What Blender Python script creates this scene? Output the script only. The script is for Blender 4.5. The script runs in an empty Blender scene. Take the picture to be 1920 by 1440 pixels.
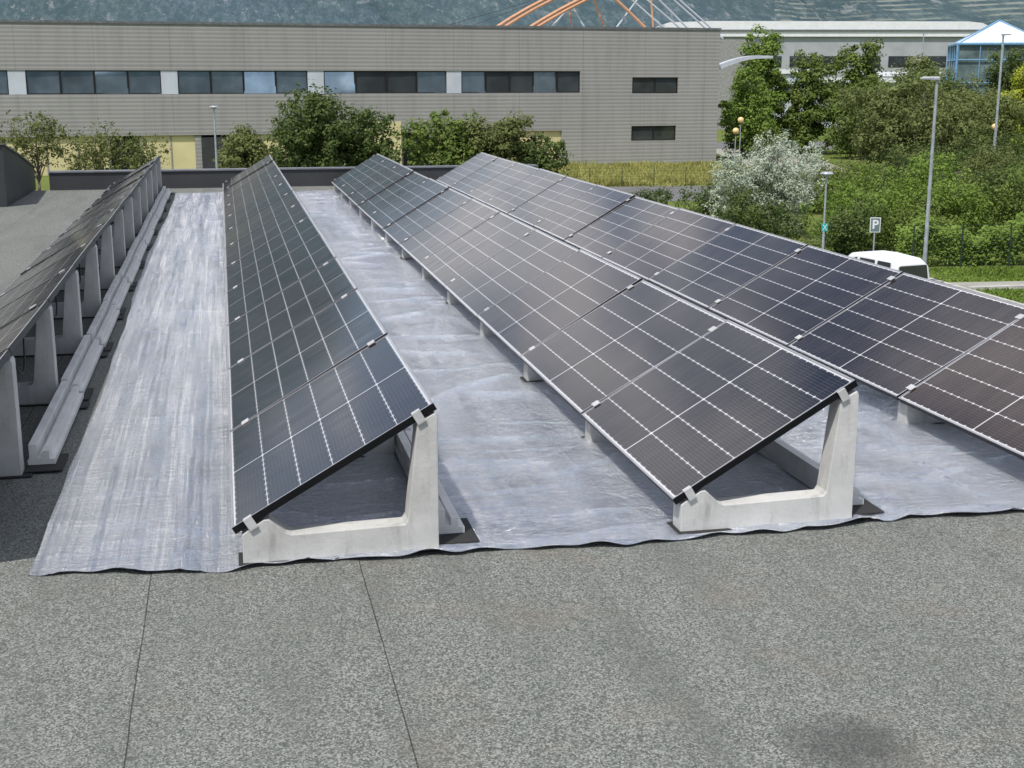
import bpy, math, random, bmesh
import numpy as np
from mathutils import Vector, Matrix
random.seed(4); rng=np.random.default_rng(4)
sc=bpy.context.scene
col=sc.collection
R=math.radians

# ---------------------------------------------------------------- materials
class NT:
    def __init__(s,name):
        s.m=bpy.data.materials.new(name); s.m.use_nodes=True
        s.t=s.m.node_tree; s.n=s.t.nodes; s.l=s.t.links
        s.p=s.n['Principled BSDF']; s.tc=s.n.new('ShaderNodeTexCoord')
    def new(s,t): return s.n.new(t)
    def put(s,v,inp):
        if hasattr(v,'is_output') : s.l.new(v,inp)
        else:
            if isinstance(v,(tuple,list)) and len(v)==3 and inp.type=='RGBA': v=(*v,1)
            inp.default_value=v
    def math(s,op,a,b=0.0,c=0.0,clamp=False):
        n=s.new('ShaderNodeMath'); n.operation=op; n.use_clamp=clamp
        s.put(a,n.inputs[0]); s.put(b,n.inputs[1]); s.put(c,n.inputs[2]); return n.outputs[0]
    def obj(s,scale=(1,1,1),rot=(0,0,0),loc=(0,0,0)):
        mp=s.new('ShaderNodeMapping'); s.l.new(s.tc.outputs['Object'],mp.inputs[0])
        mp.inputs['Scale'].default_value=scale; mp.inputs['Rotation'].default_value=rot; mp.inputs['Location'].default_value=loc
        return mp.outputs[0]
    def noise(s,scale,detail=4,rough=.55,vec=None,dist=0):
        n=s.new('ShaderNodeTexNoise'); n.inputs['Scale'].default_value=scale
        n.inputs['Detail'].default_value=detail; n.inputs['Roughness'].default_value=rough; n.inputs['Distortion'].default_value=dist
        s.l.new(vec if vec is not None else s.tc.outputs['Object'],n.inputs['Vector']); return n.outputs[0]
    def ramp(s,f,stops):
        n=s.new('ShaderNodeValToRGB'); s.l.new(f,n.inputs[0]); e=n.color_ramp.elements
        while len(e)<len(stops): e.new(.5)
        for el,(p,c) in zip(e,stops):
            el.position=p; el.color=(c,c,c,1) if isinstance(c,(int,float)) else (*c,1)
        return n.outputs[0]
    def mix(s,f,a,b,mode='MIX'):
        n=s.new('ShaderNodeMix'); n.data_type='RGBA'; n.blend_type=mode
        s.put(f,n.inputs[0]); s.put(a,n.inputs[6]); s.put(b,n.inputs[7]); return n.outputs[2]
    def bump(s,h,strength=.3,dist=.01,normal=None):
        n=s.new('ShaderNodeBump'); n.inputs['Strength'].default_value=strength; n.inputs['Distance'].default_value=dist
        s.l.new(h,n.inputs['Height'])
        if normal is not None: s.l.new(normal,n.inputs['Normal'])
        return n.outputs[0]
    def xyz(s):
        n=s.new('ShaderNodeSeparateXYZ'); s.l.new(s.tc.outputs['Object'],n.inputs[0]); return n.outputs
    def set(s,**k):
        for a,v in k.items():
            s.put(v,s.p.inputs[{'color':'Base Color','rough':'Roughness','metal':'Metallic','normal':'Normal','spec':'Specular IOR Level','coat':'Coat Weight'}[a]])
        return s.m

def plain(name,c,rough=.6,metal=0,var=.25,scale=3,bump=0):
    t=NT(name); n=t.noise(scale,5)
    t.set(color=t.ramp(n,[(.3,tuple(x*(1-var) for x in c)),(.7,tuple(min(1,x*(1+var)) for x in c))]),rough=rough,metal=metal)
    if bump: t.set(normal=t.bump(t.noise(scale*12,4),bump,.01))
    return t.m

def m_roof():
    t=NT('mineral_felt'); x,y,z=t.xyz()
    big=t.noise(.9,5,.6); mid=t.noise(6,5,.6); g=t.noise(230,2,.8); g2=t.noise(165,2,.8); g3=t.noise(60,5,.85)
    v=t.new('ShaderNodeTexVoronoi'); v.inputs['Scale'].default_value=150; t.l.new(t.tc.outputs['Object'],v.inputs['Vector'])
    vg=t.new('ShaderNodeRGBToBW'); t.l.new(v.outputs['Color'],vg.inputs[0]); cell=vg.outputs[0]
    base=t.mix(big,(.160,.170,.158),(.235,.245,.226))
    base=t.mix(t.ramp(mid,[(.35,.0),(.7,.35)]),base,(.15,.160,.147))
    base=t.mix(t.ramp(g3,[(.38,.35),(.52,0)]),base,(.09,.097,.09))
    base=t.mix(t.ramp(cell,[(.30,.75),(.42,0)]),base,(.06,.065,.06))
    base=t.mix(t.ramp(cell,[(.60,0),(.72,.7)]),base,(.38,.39,.365))
    base=t.mix(t.ramp(g,[(.42,.5),(.56,0)]),base,(.06,.065,.06))
    br=t.noise(1.9,5,.65,t.obj((1,1,1),(0,0,0),(7,3,0)))
    right=t.ramp(x,[(0,.4),(1,1)])
    base=t.mix(t.math('MULTIPLY',t.ramp(br,[(.53,0),(.70,.30)]),right),base,(.20,.15,.12))
    dk=t.noise(1,6,.65,t.obj((2.4,.5,1),(0,0,.5),(3,9,0)))
    base=t.mix(t.ramp(dk,[(.46,0),(.68,.45)]),base,(.10,.107,.098))
    w=t.math('MULTIPLY',t.math('SUBTRACT',t.noise(1.5,2),.5),.014)
    f=t.math('FRACT',t.math('DIVIDE',t.math('ADD',t.math('ADD',x,.406+.93*40),w),.93))
    d=t.math('MULTIPLY',t.math('MINIMUM',f,t.math('SUBTRACT',1,f)),.93)
    line=t.math('LESS_THAN',d,.003)
    near=t.math('LESS_THAN',x,.9)
    line=t.math('MULTIPLY',line,t.math('ADD',t.math('MULTIPLY',near,.68),.02))
    band=t.math('MULTIPLY',t.math('LESS_THAN',f,.11),.10)
    base=t.mix(band,base,(.09,.095,.085))
    base=t.mix(line,base,(.012,.012,.012))
    dx=t.math('SUBTRACT',x,1.95); dy=t.math('SUBTRACT',y,3.74)
    r=t.math('SQRT',t.math('ADD',t.math('MULTIPLY',dx,dx),t.math('MULTIPLY',dy,dy)))
    r=t.math('ADD',r,t.math('MULTIPLY',t.math('SUBTRACT',t.noise(7,5,.7),.5),.3))
    base=t.mix(t.ramp(r,[(.10,.6),(.27,0)]),base,(.05,.053,.05))
    return t.set(color=base,rough=.92,spec=.2,normal=t.bump(t.math('ADD',g,cell),.35,.003))

def m_foil():
    t=NT('aluminium_foil_sheet'); x,y,z=t.xyz()
    st=t.noise(1,7,.75,t.obj((46,.5,1)))
    st2=t.noise(1,4,.6,t.obj((7,.22,1),(0,0,0),(4,2,0)))
    cross=t.noise(1,7,.8,t.obj((6.0,30,1),(0,0,.12)))
    cr=t.noise(28,9,.9)
    v=t.new('ShaderNodeTexVoronoi'); v.inputs['Scale'].default_value=7; v.feature='DISTANCE_TO_EDGE'
    t.l.new(t.obj((1,1.5,1),(0,0,.2)),v.inputs['Vector'])
    vv=t.new('ShaderNodeTexVoronoi'); vv.inputs['Scale'].default_value=26; vv.feature='F1'
    t.l.new(t.obj((1,1.3,1)),vv.inputs['Vector'])
    left=t.ramp(x,[(0,1),(.3,0)])
    right=t.math('SUBTRACT',1,left)
    wob=t.math('MULTIPLY',t.math('SUBTRACT',t.noise(2.2,4,.6),.5),.16)
    qx=t.math('PINGPONG',t.math('ADD',x,wob),.19); qy=t.math('PINGPONG',t.math('ADD',y,wob),.15)
    crease=t.math('MAXIMUM',t.ramp(qx,[(0,1),(.010,0)]),t.ramp(qy,[(0,1),(.010,0)]))
    h=t.math('ADD',t.math('MULTIPLY',st,t.math('ADD',.08,t.math('MULTIPLY',left,.42))),t.math('MULTIPLY',cross,.24))
    h=t.math('ADD',h,t.math('MULTIPLY',cr,.70))
    h=t.math('ADD',h,t.math('MULTIPLY',t.ramp(v.outputs['Distance'],[(0,1),(.12,0)]),.14))
    h=t.math('ADD',h,t.math('MULTIPLY',vv.outputs['Distance'],.38))
    h=t.math('ADD',h,t.math('MULTIPLY',crease,.22))
    n1=t.bump(h,1.0,.040)
    fx=t.math('PINGPONG',x,.011); fy=t.math('PINGPONG',y,.011)
    n2=t.bump(t.math('MULTIPLY',t.math('ADD',fx,fy),60),.15,.004,n1)
    m=t.math('ADD',t.math('MULTIPLY',st,.40),t.math('ADD',t.math('MULTIPLY',st2,.32),t.math('MULTIPLY',cross,.28)))
    scl=t.math('MULTIPLY',t.ramp(m,[(.43,0),(.57,1)]),left)
    mr=t.math('ADD',t.math('MULTIPLY',cr,.55),t.math('ADD',t.math('MULTIPLY',cross,.30),t.math('MULTIPLY',st2,.15)))
    scr=t.math('MULTIPLY',t.ramp(mr,[(.45,0),(.56,1)]),t.math('MULTIPLY',right,.85))
    scf=t.math('ADD',scl,scr)
    c=t.mix(scf,(.74,.79,.88),(.96,.97,1.0))  # white glints and streaks painted into the foil colour
    dirt=t.noise(1.6,6,.65,t.obj((1.6,.7,1)))
    c=t.mix(t.ramp(dirt,[(.50,0),(.74,.35)]),c,(.40,.45,.52))
    c=t.mix(t.math('MULTIPLY',crease,.40),c,(1,1,1))  # creases whitened as painted highlights
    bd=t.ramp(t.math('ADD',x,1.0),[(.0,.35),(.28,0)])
    c=t.mix(t.math('MULTIPLY',bd,t.ramp(st,[(.4,1),(.6,.2)])),c,(.36,.36,.37))  # shadow of the panel row painted as a grey band on the left edge
    metal=t.math('SUBTRACT',.97,t.math('MULTIPLY',scf,t.math('ADD',.34,t.math('MULTIPLY',left,.08))))
    metal=t.math('SUBTRACT',metal,t.math('MULTIPLY',left,.08))
    rough=t.math('ADD',.11,t.math('MULTIPLY',scf,.12))
    return t.set(color=c,metal=metal,rough=rough,normal=n2)

PL,PW=1.075,1.722
def m_cells():
    t=NT('solar_cells'); x,y,z=t.xyz()
    mx,my=.020,.018
    cx=(PL-2*mx)/6; half=(PW-2*my-.012)/2; cy=half/10
    def near(v,off,p):
        f=t.math('FRACT',t.math('DIVIDE',t.math('SUBTRACT',v,off-p*30),p))
        return t.math('MULTIPLY',t.math('MINIMUM',f,t.math('SUBTRACT',1,f)),p)
    yc=t.math('ABSOLUTE',t.math('SUBTRACT',y,PW/2))
    dx=near(x,mx,cx); dy=near(yc,.006,cy)
    lx=t.math('MULTIPLY',t.math('LESS_THAN',dx,.0022),.78)
    ly=t.math('MULTIPLY',t.math('LESS_THAN',dy,.0009),.10)
    dia=t.math('LESS_THAN',t.math('ADD',dx,dy),.0100)
    mid=t.math('MULTIPLY',t.math('LESS_THAN',yc,.005),.9)
    edge=t.math('MAXIMUM',t.math('GREATER_THAN',t.math('ABSOLUTE',t.math('SUBTRACT',x,PL/2)),PL/2-mx+.001),
                t.math('GREATER_THAN',yc,PW/2-my))
    bus=t.math('MULTIPLY',t.math('LESS_THAN',near(x,mx+cx/18,cx/9),.0010),.08)
    m=t.math('MAXIMUM',t.math('MAXIMUM',lx,ly),t.math('MAXIMUM',dia,t.math('MAXIMUM',mid,t.math('MAXIMUM',edge,bus))))
    oi=t.new('ShaderNodeObjectInfo')
    cell=t.mix(oi.outputs['Random'],(.008,.008,.012),(.024,.015,.014))
    c=t.mix(m,cell,(.56,.56,.58))
    dust=t.noise(2.2,5,.6); strk=t.noise(1,4,.6,t.obj((1.2,7,1)))
    c=t.mix(t.ramp(dust,[(.4,.0),(.8,.05)]),c,(.36,.30,.30))
    return t.set(color=c,rough=t.ramp(strk,[(.3,.06),(.7,.16)]),spec=.5)

def m_concrete():
    t=NT('cast_concrete'); a=t.noise(4,6,.6); b=t.noise(40,5,.75); s=t.noise(12,5,.65,t.obj((1,1,.22)))
    oi=t.new('ShaderNodeObjectInfo')
    c=t.ramp(a,[(.3,(.38,.38,.365)),(.7,(.55,.55,.53))])
    c=t.mix(t.math('MULTIPLY',oi.outputs['Random'],.4),c,(.70,.70,.69))
    c=t.mix(t.ramp(s,[(.53,0),(.72,.5)]),c,(.21,.205,.18))
    c=t.mix(t.ramp(b,[(.60,0),(.67,.5)]),c,(.18,.18,.17))
    return t.set(color=c,rough=.88,normal=t.bump(b,.5,.005))

def m_clad():
    t=NT('ribbed_cladding'); x,y,z=t.xyz()
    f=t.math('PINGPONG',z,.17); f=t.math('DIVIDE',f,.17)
    a=t.noise(.25,5,.6); s=t.noise(1,5,.6,t.obj((1.6,1.6,.12)))
    c=t.mix(a,(.27,.265,.26),(.35,.343,.337))
    c=t.mix(t.ramp(s,[(.48,0),(.8,.5)]),c,(.19,.183,.177))
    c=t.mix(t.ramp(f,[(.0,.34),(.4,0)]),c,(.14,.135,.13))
    j=t.math('FRACT',t.math('DIVIDE',t.math('ADD',x,300.0),6.35)); 
    c=t.mix(t.math('MULTIPLY',t.math('LESS_THAN',j,.010),.35),c,(.12,.12,.12))
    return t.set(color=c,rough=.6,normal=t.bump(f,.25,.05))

def m_leaf(name,dark,light,tr=.3):
    t=NT(name); a=t.noise(.9,3,.6); b=t.noise(6,2,.6); oi=t.new('ShaderNodeObjectInfo')
    f=t.math('ADD',t.math('MULTIPLY',a,.65),t.math('MULTIPLY',b,.35))
    c=t.ramp(f,[(.34,dark),(.66,light)])
    c=t.mix(t.math('MULTIPLY',oi.outputs['Random'],.4),c,tuple((p*.8+q*.2)*k for p,q,k in zip(dark,light,(1.15,1,.9))))
    t.set(color=c,rough=.6,spec=.2)
    ts=t.new('ShaderNodeBsdfTranslucent'); t.l.new(c,ts.inputs[0])
    mx=t.new('ShaderNodeMixShader'); mx.inputs[0].default_value=tr
    t.l.new(t.p.outputs[0],mx.inputs[1]); t.l.new(ts.outputs[0],mx.inputs[2])
    t.l.new(mx.outputs[0],t.n['Material Output'].inputs[0]); return t.m

def m_glass(name,c=(.02,.025,.03),rough=.04,metal=0):
    t=NT(name); n=t.noise(.35,3)
    return t.set(color=t.ramp(n,[(.4,c),(.65,tuple(min(1,q*1.6) for q in c))]),rough=rough,spec=.9,metal=metal)

def m_hill():
    t=NT('forested_hillside'); V=lambda s,o=0:t.obj((s,s*.10,s*.95),(0,0,0),(o,o*2,o))
    a=t.noise(1,6,.62,V(.010)); b=t.noise(1,9,.8,V(.05,3)); c2=t.noise(1,7,.85,V(.22,7))
    c=t.ramp(b,[(.40,(.038,.062,.062)),(.58,(.098,.128,.118))])
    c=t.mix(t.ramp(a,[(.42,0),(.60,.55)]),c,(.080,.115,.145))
    c=t.mix(t.ramp(c2,[(.44,0),(.54,.8)]),c,(.030,.052,.052))
    c=t.mix(t.ramp(t.noise(1,6,.8,V(.12,20)),[(.57,0),(.63,.65)]),c,(.24,.25,.24))
    x,y,z=t.xyz()
    tn=t.math('ADD',z,t.math('MULTIPLY',t.noise(1,3,.5,V(.008,2)),22))
    terr=t.math('PINGPONG',tn,2.2)
    side=t.math('GREATER_THAN',t.math('DIVIDE',x,t.math('ADD',t.math('ABSOLUTE',y),1)),.42)
    br=t.ramp(t.noise(1,5,.75,V(.05,11)),[(.45,0),(.56,.75)])
    c=t.mix(t.math('MULTIPLY',t.math('MULTIPLY',t.math('LESS_THAN',terr,.8),side),br),c,(.23,.24,.19))
    c=t.mix(.16,c,(.13,.19,.26))  # bluish aerial haze painted into the hill colour
    return t.set(color=c,rough=1,spec=0)

def m_ground(name='grassy_ground',cs=((.10,.14,.035),(.16,.20,.05),(.21,.20,.10))):
    t=NT(name); a=t.noise(.08,5,.6); b=t.noise(1.5,5,.7)
    c=t.ramp(a,[(.35,cs[0]),(.55,cs[1]),(.72,cs[2])])
    c=t.mix(t.ramp(b,[(.4,.5),(.65,0)]),c,tuple(q*.6 for q in cs[0]))
    return t.set(color=c,rough=1,spec=.1,normal=t.bump(b,.5,.1))

M=dict(roof=m_roof(),foil=m_foil(),cells=m_cells(),conc=m_concrete(),clad=m_clad(),hill=m_hill(),ground=m_ground(),
 drygr=m_ground('dry_grass_ground',((.22,.25,.06),(.30,.31,.09),(.36,.34,.14))),
 frame=plain('black_anodised',(.012,.012,.014),.35,.6),
 lip=plain('frame_lip_sky_sheen',(.40,.40,.42),.4,.5),  # black frame, sky reflection on its top edge painted in as grey
 back=plain('shade_darkened_backsheet',(.05,.05,.055),.6),  # white backsheet coloured dark to deepen the shade under the panels
 clamp=plain('brushed_aluminium',(.62,.62,.62),.45,.35),
 cable=plain('black_cable',(.015,.015,.015),.5),
 rubber=plain('black_rubber',(.02,.02,.02),.8),
 dark=plain('dark_grey_metal',(.045,.047,.052),.5,.2,scale=1),
 cap=plain('grey_flashing',(.2,.205,.22),.4,.5),
 wall=plain('grey_render',(.3,.3,.29),.9),
 rail=plain('pale_grey_concrete_bar',(.66,.66,.65),.85,scale=5,var=.12,bump=.1),
 pier=plain('pale_panel',(.5,.54,.6),.6,scale=.5,var=.12),
 gwall=plain('grey_industrial_wall',(.36,.38,.40),.7,scale=.3,var=.12),
 yellow=plain('cream_yellow_panel',(.62,.55,.30),.7,var=.12,scale=.4),
 blackf=plain('black_window_frame',(.012,.012,.012),.5),
 glass=m_glass('dark_window_glass',(.05,.055,.06),.03,.35), glassb=m_glass('reflective_window_glass',(.30,.34,.38),.03,.85),
 white=plain('white_paint',(.75,.76,.78),.35,scale=1,var=.06),
 orange=plain('orange_painted_timber',(.62,.33,.19),.6,var=.15),
 tube=plain('galvanised_tube',(.42,.46,.5),.4,.4),
 blue=plain('blue_painted_steel',(.16,.33,.52),.4),
 pyr=plain('translucent_roof_panel',(.66,.72,.74),.3,scale=.3,var=.08),
 pavg=plain('grey_green_glazing',(.12,.165,.17),.25,.0,scale=.4,var=.5),
 asphalt=plain('asphalt',(.13,.13,.128),.9,scale=.6,bump=.2),
 pave=plain('pale_paving',(.32,.31,.27),.9,scale=.5),
 kerb=plain('kerb_stone',(.42,.41,.39),.9),
 bark=plain('bark',(.13,.11,.09),.9,scale=4,bump=.5),
 globe=plain('yellow_lamp_globe',(.80,.58,.28),.35,var=.1),
 teal=plain('teal_sign',(.02,.35,.33),.5,var=.1),
 sign=plain('muted_grey_sign_face',(.14,.20,.20),.5,var=.1),
 fence=plain('dark_green_fence',(.02,.04,.03),.5),
 taill=plain('red_lens',(.4,.02,.02),.2), headl=plain('clear_lens',(.7,.7,.7),.1),
 leaf=m_leaf('green_leaves',(.06,.10,.02),(.21,.29,.065)),
 leafd=m_leaf('dark_green_leaves',(.04,.070,.020),(.145,.20,.055)),
 leafo=m_leaf('olive_leaves',(.068,.09,.026),(.23,.27,.09)),
 leafs=m_leaf('silver_leaves',(.24,.30,.21),(.58,.63,.52),.2),
 leafy=m_leaf('yellow_green_leaves',(.22,.28,.03),(.50,.55,.07)),
 leafb=m_leaf('bright_hedge_leaves',(.08,.14,.022),(.25,.37,.07)),
 dry=m_leaf('dry_grass_blades',(.26,.29,.08),(.48,.46,.18)),
)
# ---------------------------------------------------------------- mesh builder
class B:
    def __init__(s): s.v=[];s.f=[];s.m=[]
    def add(s,v,f,m=0):
        o=len(s.v); s.v+=[tuple(q) for q in v]; s.f+=[tuple(i+o for i in q) for q in f]; s.m+=[m]*len(f)
    def box(s,x0,x1,y0,y1,z0,z1,m=0,mt=None):
        s.add([(x0,y0,z0),(x1,y0,z0),(x1,y1,z0),(x0,y1,z0),(x0,y0,z1),(x1,y0,z1),(x1,y1,z1),(x0,y1,z1)],
              [(0,3,2,1),(4,5,6,7),(0,1,5,4),(1,2,6,5),(2,3,7,6),(3,0,4,7)],m)
        if mt is not None: s.m[-5]=mt
    def prism(s,poly,a,b,axis='y',m=0):
        n=len(poly)
        def P(p,t): return (p[0],t,p[1]) if axis=='y' else ((t,p[0],p[1]) if axis=='x' else (p[0],p[1],t))
        v=[P(p,a) for p in poly]+[P(p,b) for p in poly]
        f=[tuple(range(n)),tuple(range(2*n-1,n-1,-1))]+[(i,n+i,n+(i+1)%n,(i+1)%n) for i in range(n)]
        s.add(v,f,m)
    def cyl(s,p0,p1,r0,r1=None,n=10,m=0):
        r1=r0 if r1 is None else r1
        p0=Vector(p0);p1=Vector(p1);d=(p1-p0).normalized(); a=d.orthogonal().normalized(); b=d.cross(a)
        v=[];
        for p,r in((p0,r0),(p1,r1)):
            for i in range(n):
                t=2*math.pi*i/n; v.append(p+a*math.cos(t)*r+b*math.sin(t)*r)
        f=[(i,(i+1)%n,n+(i+1)%n,n+i) for i in range(n)]+[tuple(range(n-1,-1,-1)),tuple(range(n,2*n))]
        s.add(v,f,m)
    def sphere(s,c,r,m=0,n=12,k=8):
        v=[(c[0]+r*math.sin(math.pi*j/k)*math.cos(2*math.pi*i/n),c[1]+r*math.sin(math.pi*j/k)*math.sin(2*math.pi*i/n),c[2]+r*math.cos(math.pi*j/k)) for j in range(k+1) for i in range(n)]
        f=[(j*n+i,(j+1)*n+i,(j+1)*n+(i+1)%n,j*n+(i+1)%n) for j in range(k) for i in range(n)]
        s.add(v,f,m)
    def obj(s,name,mats,parent=None,bevel=0,smooth=False):
        me=bpy.data.meshes.new(name); me.from_pydata(s.v,[],s.f); 
        for q in mats: me.materials.append(M[q] if isinstance(q,str) else q)
        me.polygons.foreach_set('material_index',s.m)
        bm=bmesh.new(); bm.from_mesh(me); bmesh.ops.recalc_face_normals(bm,faces=bm.faces); bm.to_mesh(me); bm.free()
        if smooth: me.polygons.foreach_set('use_smooth',[True]*len(me.polygons))
        o=bpy.data.objects.new(name,me); col.objects.link(o)
        if parent: o.parent=parent
        if bevel:
            b=o.modifiers.new('bevel','BEVEL'); b.width=bevel; b.segments=2; b.limit_method='ANGLE'
        return o
def thing(name,loc,label,cat,rot=(0,0,0),group=None):
    e=bpy.data.objects.new(name,None); e.empty_display_size=.3; e.location=loc; e.rotation_euler=rot; col.objects.link(e)
    e['label']=label; e['category']=cat
    if group: e['group']=group
    return e
def tag(o,label,cat,group=None):
    o['label']=label;o['category']=cat
    if group:o['group']=group
    return o
def copy_thing(e,loc):
    n=e.copy(); n.location=loc; col.objects.link(n)
    for c in [c for c in e.children]:
        k=c.copy(); k.parent=n; col.objects.link(k)
    return n

# ---------------------------------------------------------------- our roof
H=2.17
bld=thing('flat_roof_building',(0,12,-6),'flat roofed building with grey felt roof carrying solar panels','building')
def wchild(b,name,mats,**k):
    o=b.obj(name,mats,bld,**k); o.location=(0,-12,6); return o
b=B(); b.add([(-22,-4,0),(6.2,-4,0),(6.2,28,0),(-22,28,0)],[(0,1,2,3)]); wchild(b,'roof_surface',['roof'])
b=B(); b.box(-22,6.5,-4.2,28.3,-6,-.02); wchild(b,'wall',['wall'])
b=B(); b.box(-3.4,6.5,28,28.26,0,.34); b.box(-3.4,6.54,27.97,28.3,.343,.37,1); wchild(b,'parapet',['dark','cap'])
b=B(); b.box(6.2,6.5,-4,27.95,-.015,.2); b.box(6.17,6.53,-4,27.95,.203,.225,1); wchild(b,'side_parapet',['dark','cap'])
b=B(); b.prism([(24.5,0),(28.3,0),(28.3,.42),(26.3,.78),(24.5,1.06)],-14,-3.7,'x')
b.prism([(24.46,1.063),(26.3,.783),(28.3,.423),(28.3,.45),(26.3,.81),(24.46,1.09)],-14.02,-3.67,'x',1); wchild(b,'raised_parapet',['dark','cap'])

# ---------------------------------------------------------------- foil sheet
nx,ny=460,940
X0,X1,Y0,Y1=-.95,6.15,5.80,26.7
xs=np.linspace(0,1,nx);ys=np.linspace(0,1,ny)**1.35; U,V=np.meshgrid(xs,ys)
left=X0+.03*np.sin(V*9)+.008*np.sin(V*41+1)+.003*np.sin(V*130)
Xg=left+(X1-left)*U
front=Y0+.03*np.sin(Xg*2.1+.5)+.018*np.sin(Xg*6.3)+.008*np.sin(Xg*17)+.006*np.sin(Xg*31)+.17*np.clip(-Xg/.95,0,1)
Yg=front+(Y1-front)*V
Z=np.full_like(Xg,.010)
for i in range(30):
    a=rng.uniform(0,math.pi); f=rng.uniform(3,18); ph=rng.uniform(0,6.3)
    Z+=.0009*np.sin(f*(Xg*math.cos(a)+Yg*math.sin(a)*.6)+ph+1.5*np.sin(Yg*rng.uniform(.4,1.5)+ph))
for i in range(700):
    cx=rng.uniform(X0,X1); cy=Y0+(Y1-Y0)*rng.uniform(0,1)**1.5
    if cx<.1: a=math.pi/2+rng.normal(0,.1) if i%2 else rng.normal(0,.2)
    else: a=rng.choice([0,0,math.pi/2])+rng.normal(0,.4)
    L=rng.uniform(.10,.6); w=rng.uniform(.006,.014); 
    if i<22: cx=rng.uniform(-.7,-.1); cy=rng.uniform(6,15); a=math.pi/2+rng.normal(0,.05); L=rng.uniform(.8,2.0); w=.018
    m=(np.abs(Xg-cx)<L*1.6+.1)&(np.abs(Yg-cy)<L*1.6+.1)
    dx=Xg[m]-cx;dy=Yg[m]-cy
    s=dx*math.cos(a)+dy*math.sin(a); t=-dx*math.sin(a)+dy*math.cos(a)+.03*np.sin(s*5+i)
    Z[m]+=rng.uniform(.004,.011)*np.exp(-(t/w)**2)*np.exp(-(s/L)**4)*rng.choice([1,1,-.4])
Z+=.014*np.exp(-((Yg-front)/.03)**2)*(np.sin(Xg*9)+np.sin(Xg*23+1)+1.2)*.5
Z=np.maximum(Z,.003)
v=np.stack([Xg,Yg,Z],-1).reshape(-1,3)
idx=np.arange(nx*ny).reshape(ny,nx)
fc=np.stack([idx[:-1,:-1],idx[:-1,1:],idx[1:,1:],idx[1:,:-1]],-1).reshape(-1,4)
def fastmesh(name,v,fc,mat,smooth=False):
    me=bpy.data.meshes.new(name); k=fc.shape[1]
    me.vertices.add(len(v)); me.vertices.foreach_set('co',np.asarray(v,dtype=np.float32).ravel())
    me.loops.add(len(fc)*k); me.loops.foreach_set('vertex_index',fc.astype(np.int32).ravel())
    me.polygons.add(len(fc)); me.polygons.foreach_set('loop_start',np.arange(0,len(fc)*k,k,dtype=np.int32))
    me.materials.append(mat); me.update(calc_edges=True)
    if smooth: me.polygons.foreach_set('use_smooth',[True]*len(me.polygons))
    o=bpy.data.objects.new(name,me); col.objects.link(o); return o
o=fastmesh('foil_sheet',v,fc,M['foil'],True); tag(o,'crinkled silver reflective foil sheet laid over the felt roof','reflective sheet')

# ---------------------------------------------------------------- panels, supports, ballast
TILT=R(30.4); NB=12; PIT=1.738; YF=5.885
rows=[-2.135,-.043,2.055,4.15]
pan=thing('solar_panel',(0,0,0),'dark framed solar panel tilted on concrete supports','solar panel',(0,-TILT,0),'solar panels in tilted rows')
fb=B(); t=.011
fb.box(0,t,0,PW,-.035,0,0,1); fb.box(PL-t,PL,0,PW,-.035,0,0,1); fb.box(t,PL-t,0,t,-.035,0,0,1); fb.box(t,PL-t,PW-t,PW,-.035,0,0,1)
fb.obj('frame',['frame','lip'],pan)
gb=B(); gb.box(t,PL-t,t,PW-t,-.008,-.003); gb.obj('cell_face',['cells'],pan)
kb=B(); kb.box(t,PL-t,t,PW-t,-.014,-.0085); kb.box(PL*.45,PL*.55,PW*.46,PW*.54,-.034,-.0145,1); kb.obj('back_sheet',['back','rubber'],pan)
ct,st_=math.cos(TILT),math.sin(TILT)
sup=thing('concrete_support',(0,0,0),'L shaped grey concrete panel support with metal clamps','panel support',(0,0,0),'concrete supports under the panels')
sb=B(); TH=.12
prof=[(0,0),(.905,0),(.905,.650),(.895,.672),(.812,.628),(.760,.165),(.745,.142),(.225,.130),(.198,.140),(.125,.210),(.10,.210),(.0,.145)]
sb.prism(prof,-.0,TH); sb.obj('concrete_body',['conc'],sup,bevel=.004)
def onpanel(s,up):
    return (-.045+s*ct-up*st_, .18+s*st_+up*ct)
def clamp(s,name):
    c=B(); l=.045
    p=[onpanel(s-l/2,.001),onpanel(s+l/2,.001),onpanel(s+l/2,.006),onpanel(s-l/2,.006)]
    c.prism(p,.024,.090) 
    p=[onpanel(s-l/2,-.05),onpanel(s+l/2,-.05),onpanel(s+l/2,.0),onpanel(s-l/2,.0)]
    c.prism(p,.057,.065)
    c.obj(name,['clamp'],sup)
clamp(.11,'lower_clamp'); clamp(.965,'upper_clamp')
pb=B(); pb.box(-.02,.96,-.03,TH+.03,.002,.010); pb.obj('rubber_pad',['rubber'],sup)
ens=thing('concrete_support',(0,0,0),'L shaped grey concrete support at the end of a panel row','panel support',(0,0,0),'concrete supports under the panels')
for c in sup.children:
    if c.name.startswith(('concrete_body','rubber_pad')):
        k=c.copy(); k.parent=ens; col.objects.link(k)
for s,nm in((.085,'lower_clamp'),(.985,'upper_clamp')):
    c=B(); l=.042
    P=lambda a,bz:onpanel(a,bz)
    c.prism([P(s-l/2,.001),P(s+l/2,.001),P(s+l/2,.005),P(s-l/2,.005)],-.010,.018)
    c.prism([P(s-l/2,-.05),P(s+l/2,-.05),P(s+l/2,.005),P(s-l/2,.005)],-.014,-.0105)
    c.prism([P(s-l/2,-.055),P(s+l/2,-.055),P(s+l/2,-.051),P(s-l/2,-.051)],-.014,.05)
    c.obj(nm,['clamp'],ens)
bal=thing('ballast_beam',(0,0,0),'long straight pale stepped concrete ballast beam beside the supports','ballast beam',(0,0,0),'ballast beams along the rows')
bb=B(); L=PIT-.07
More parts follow.
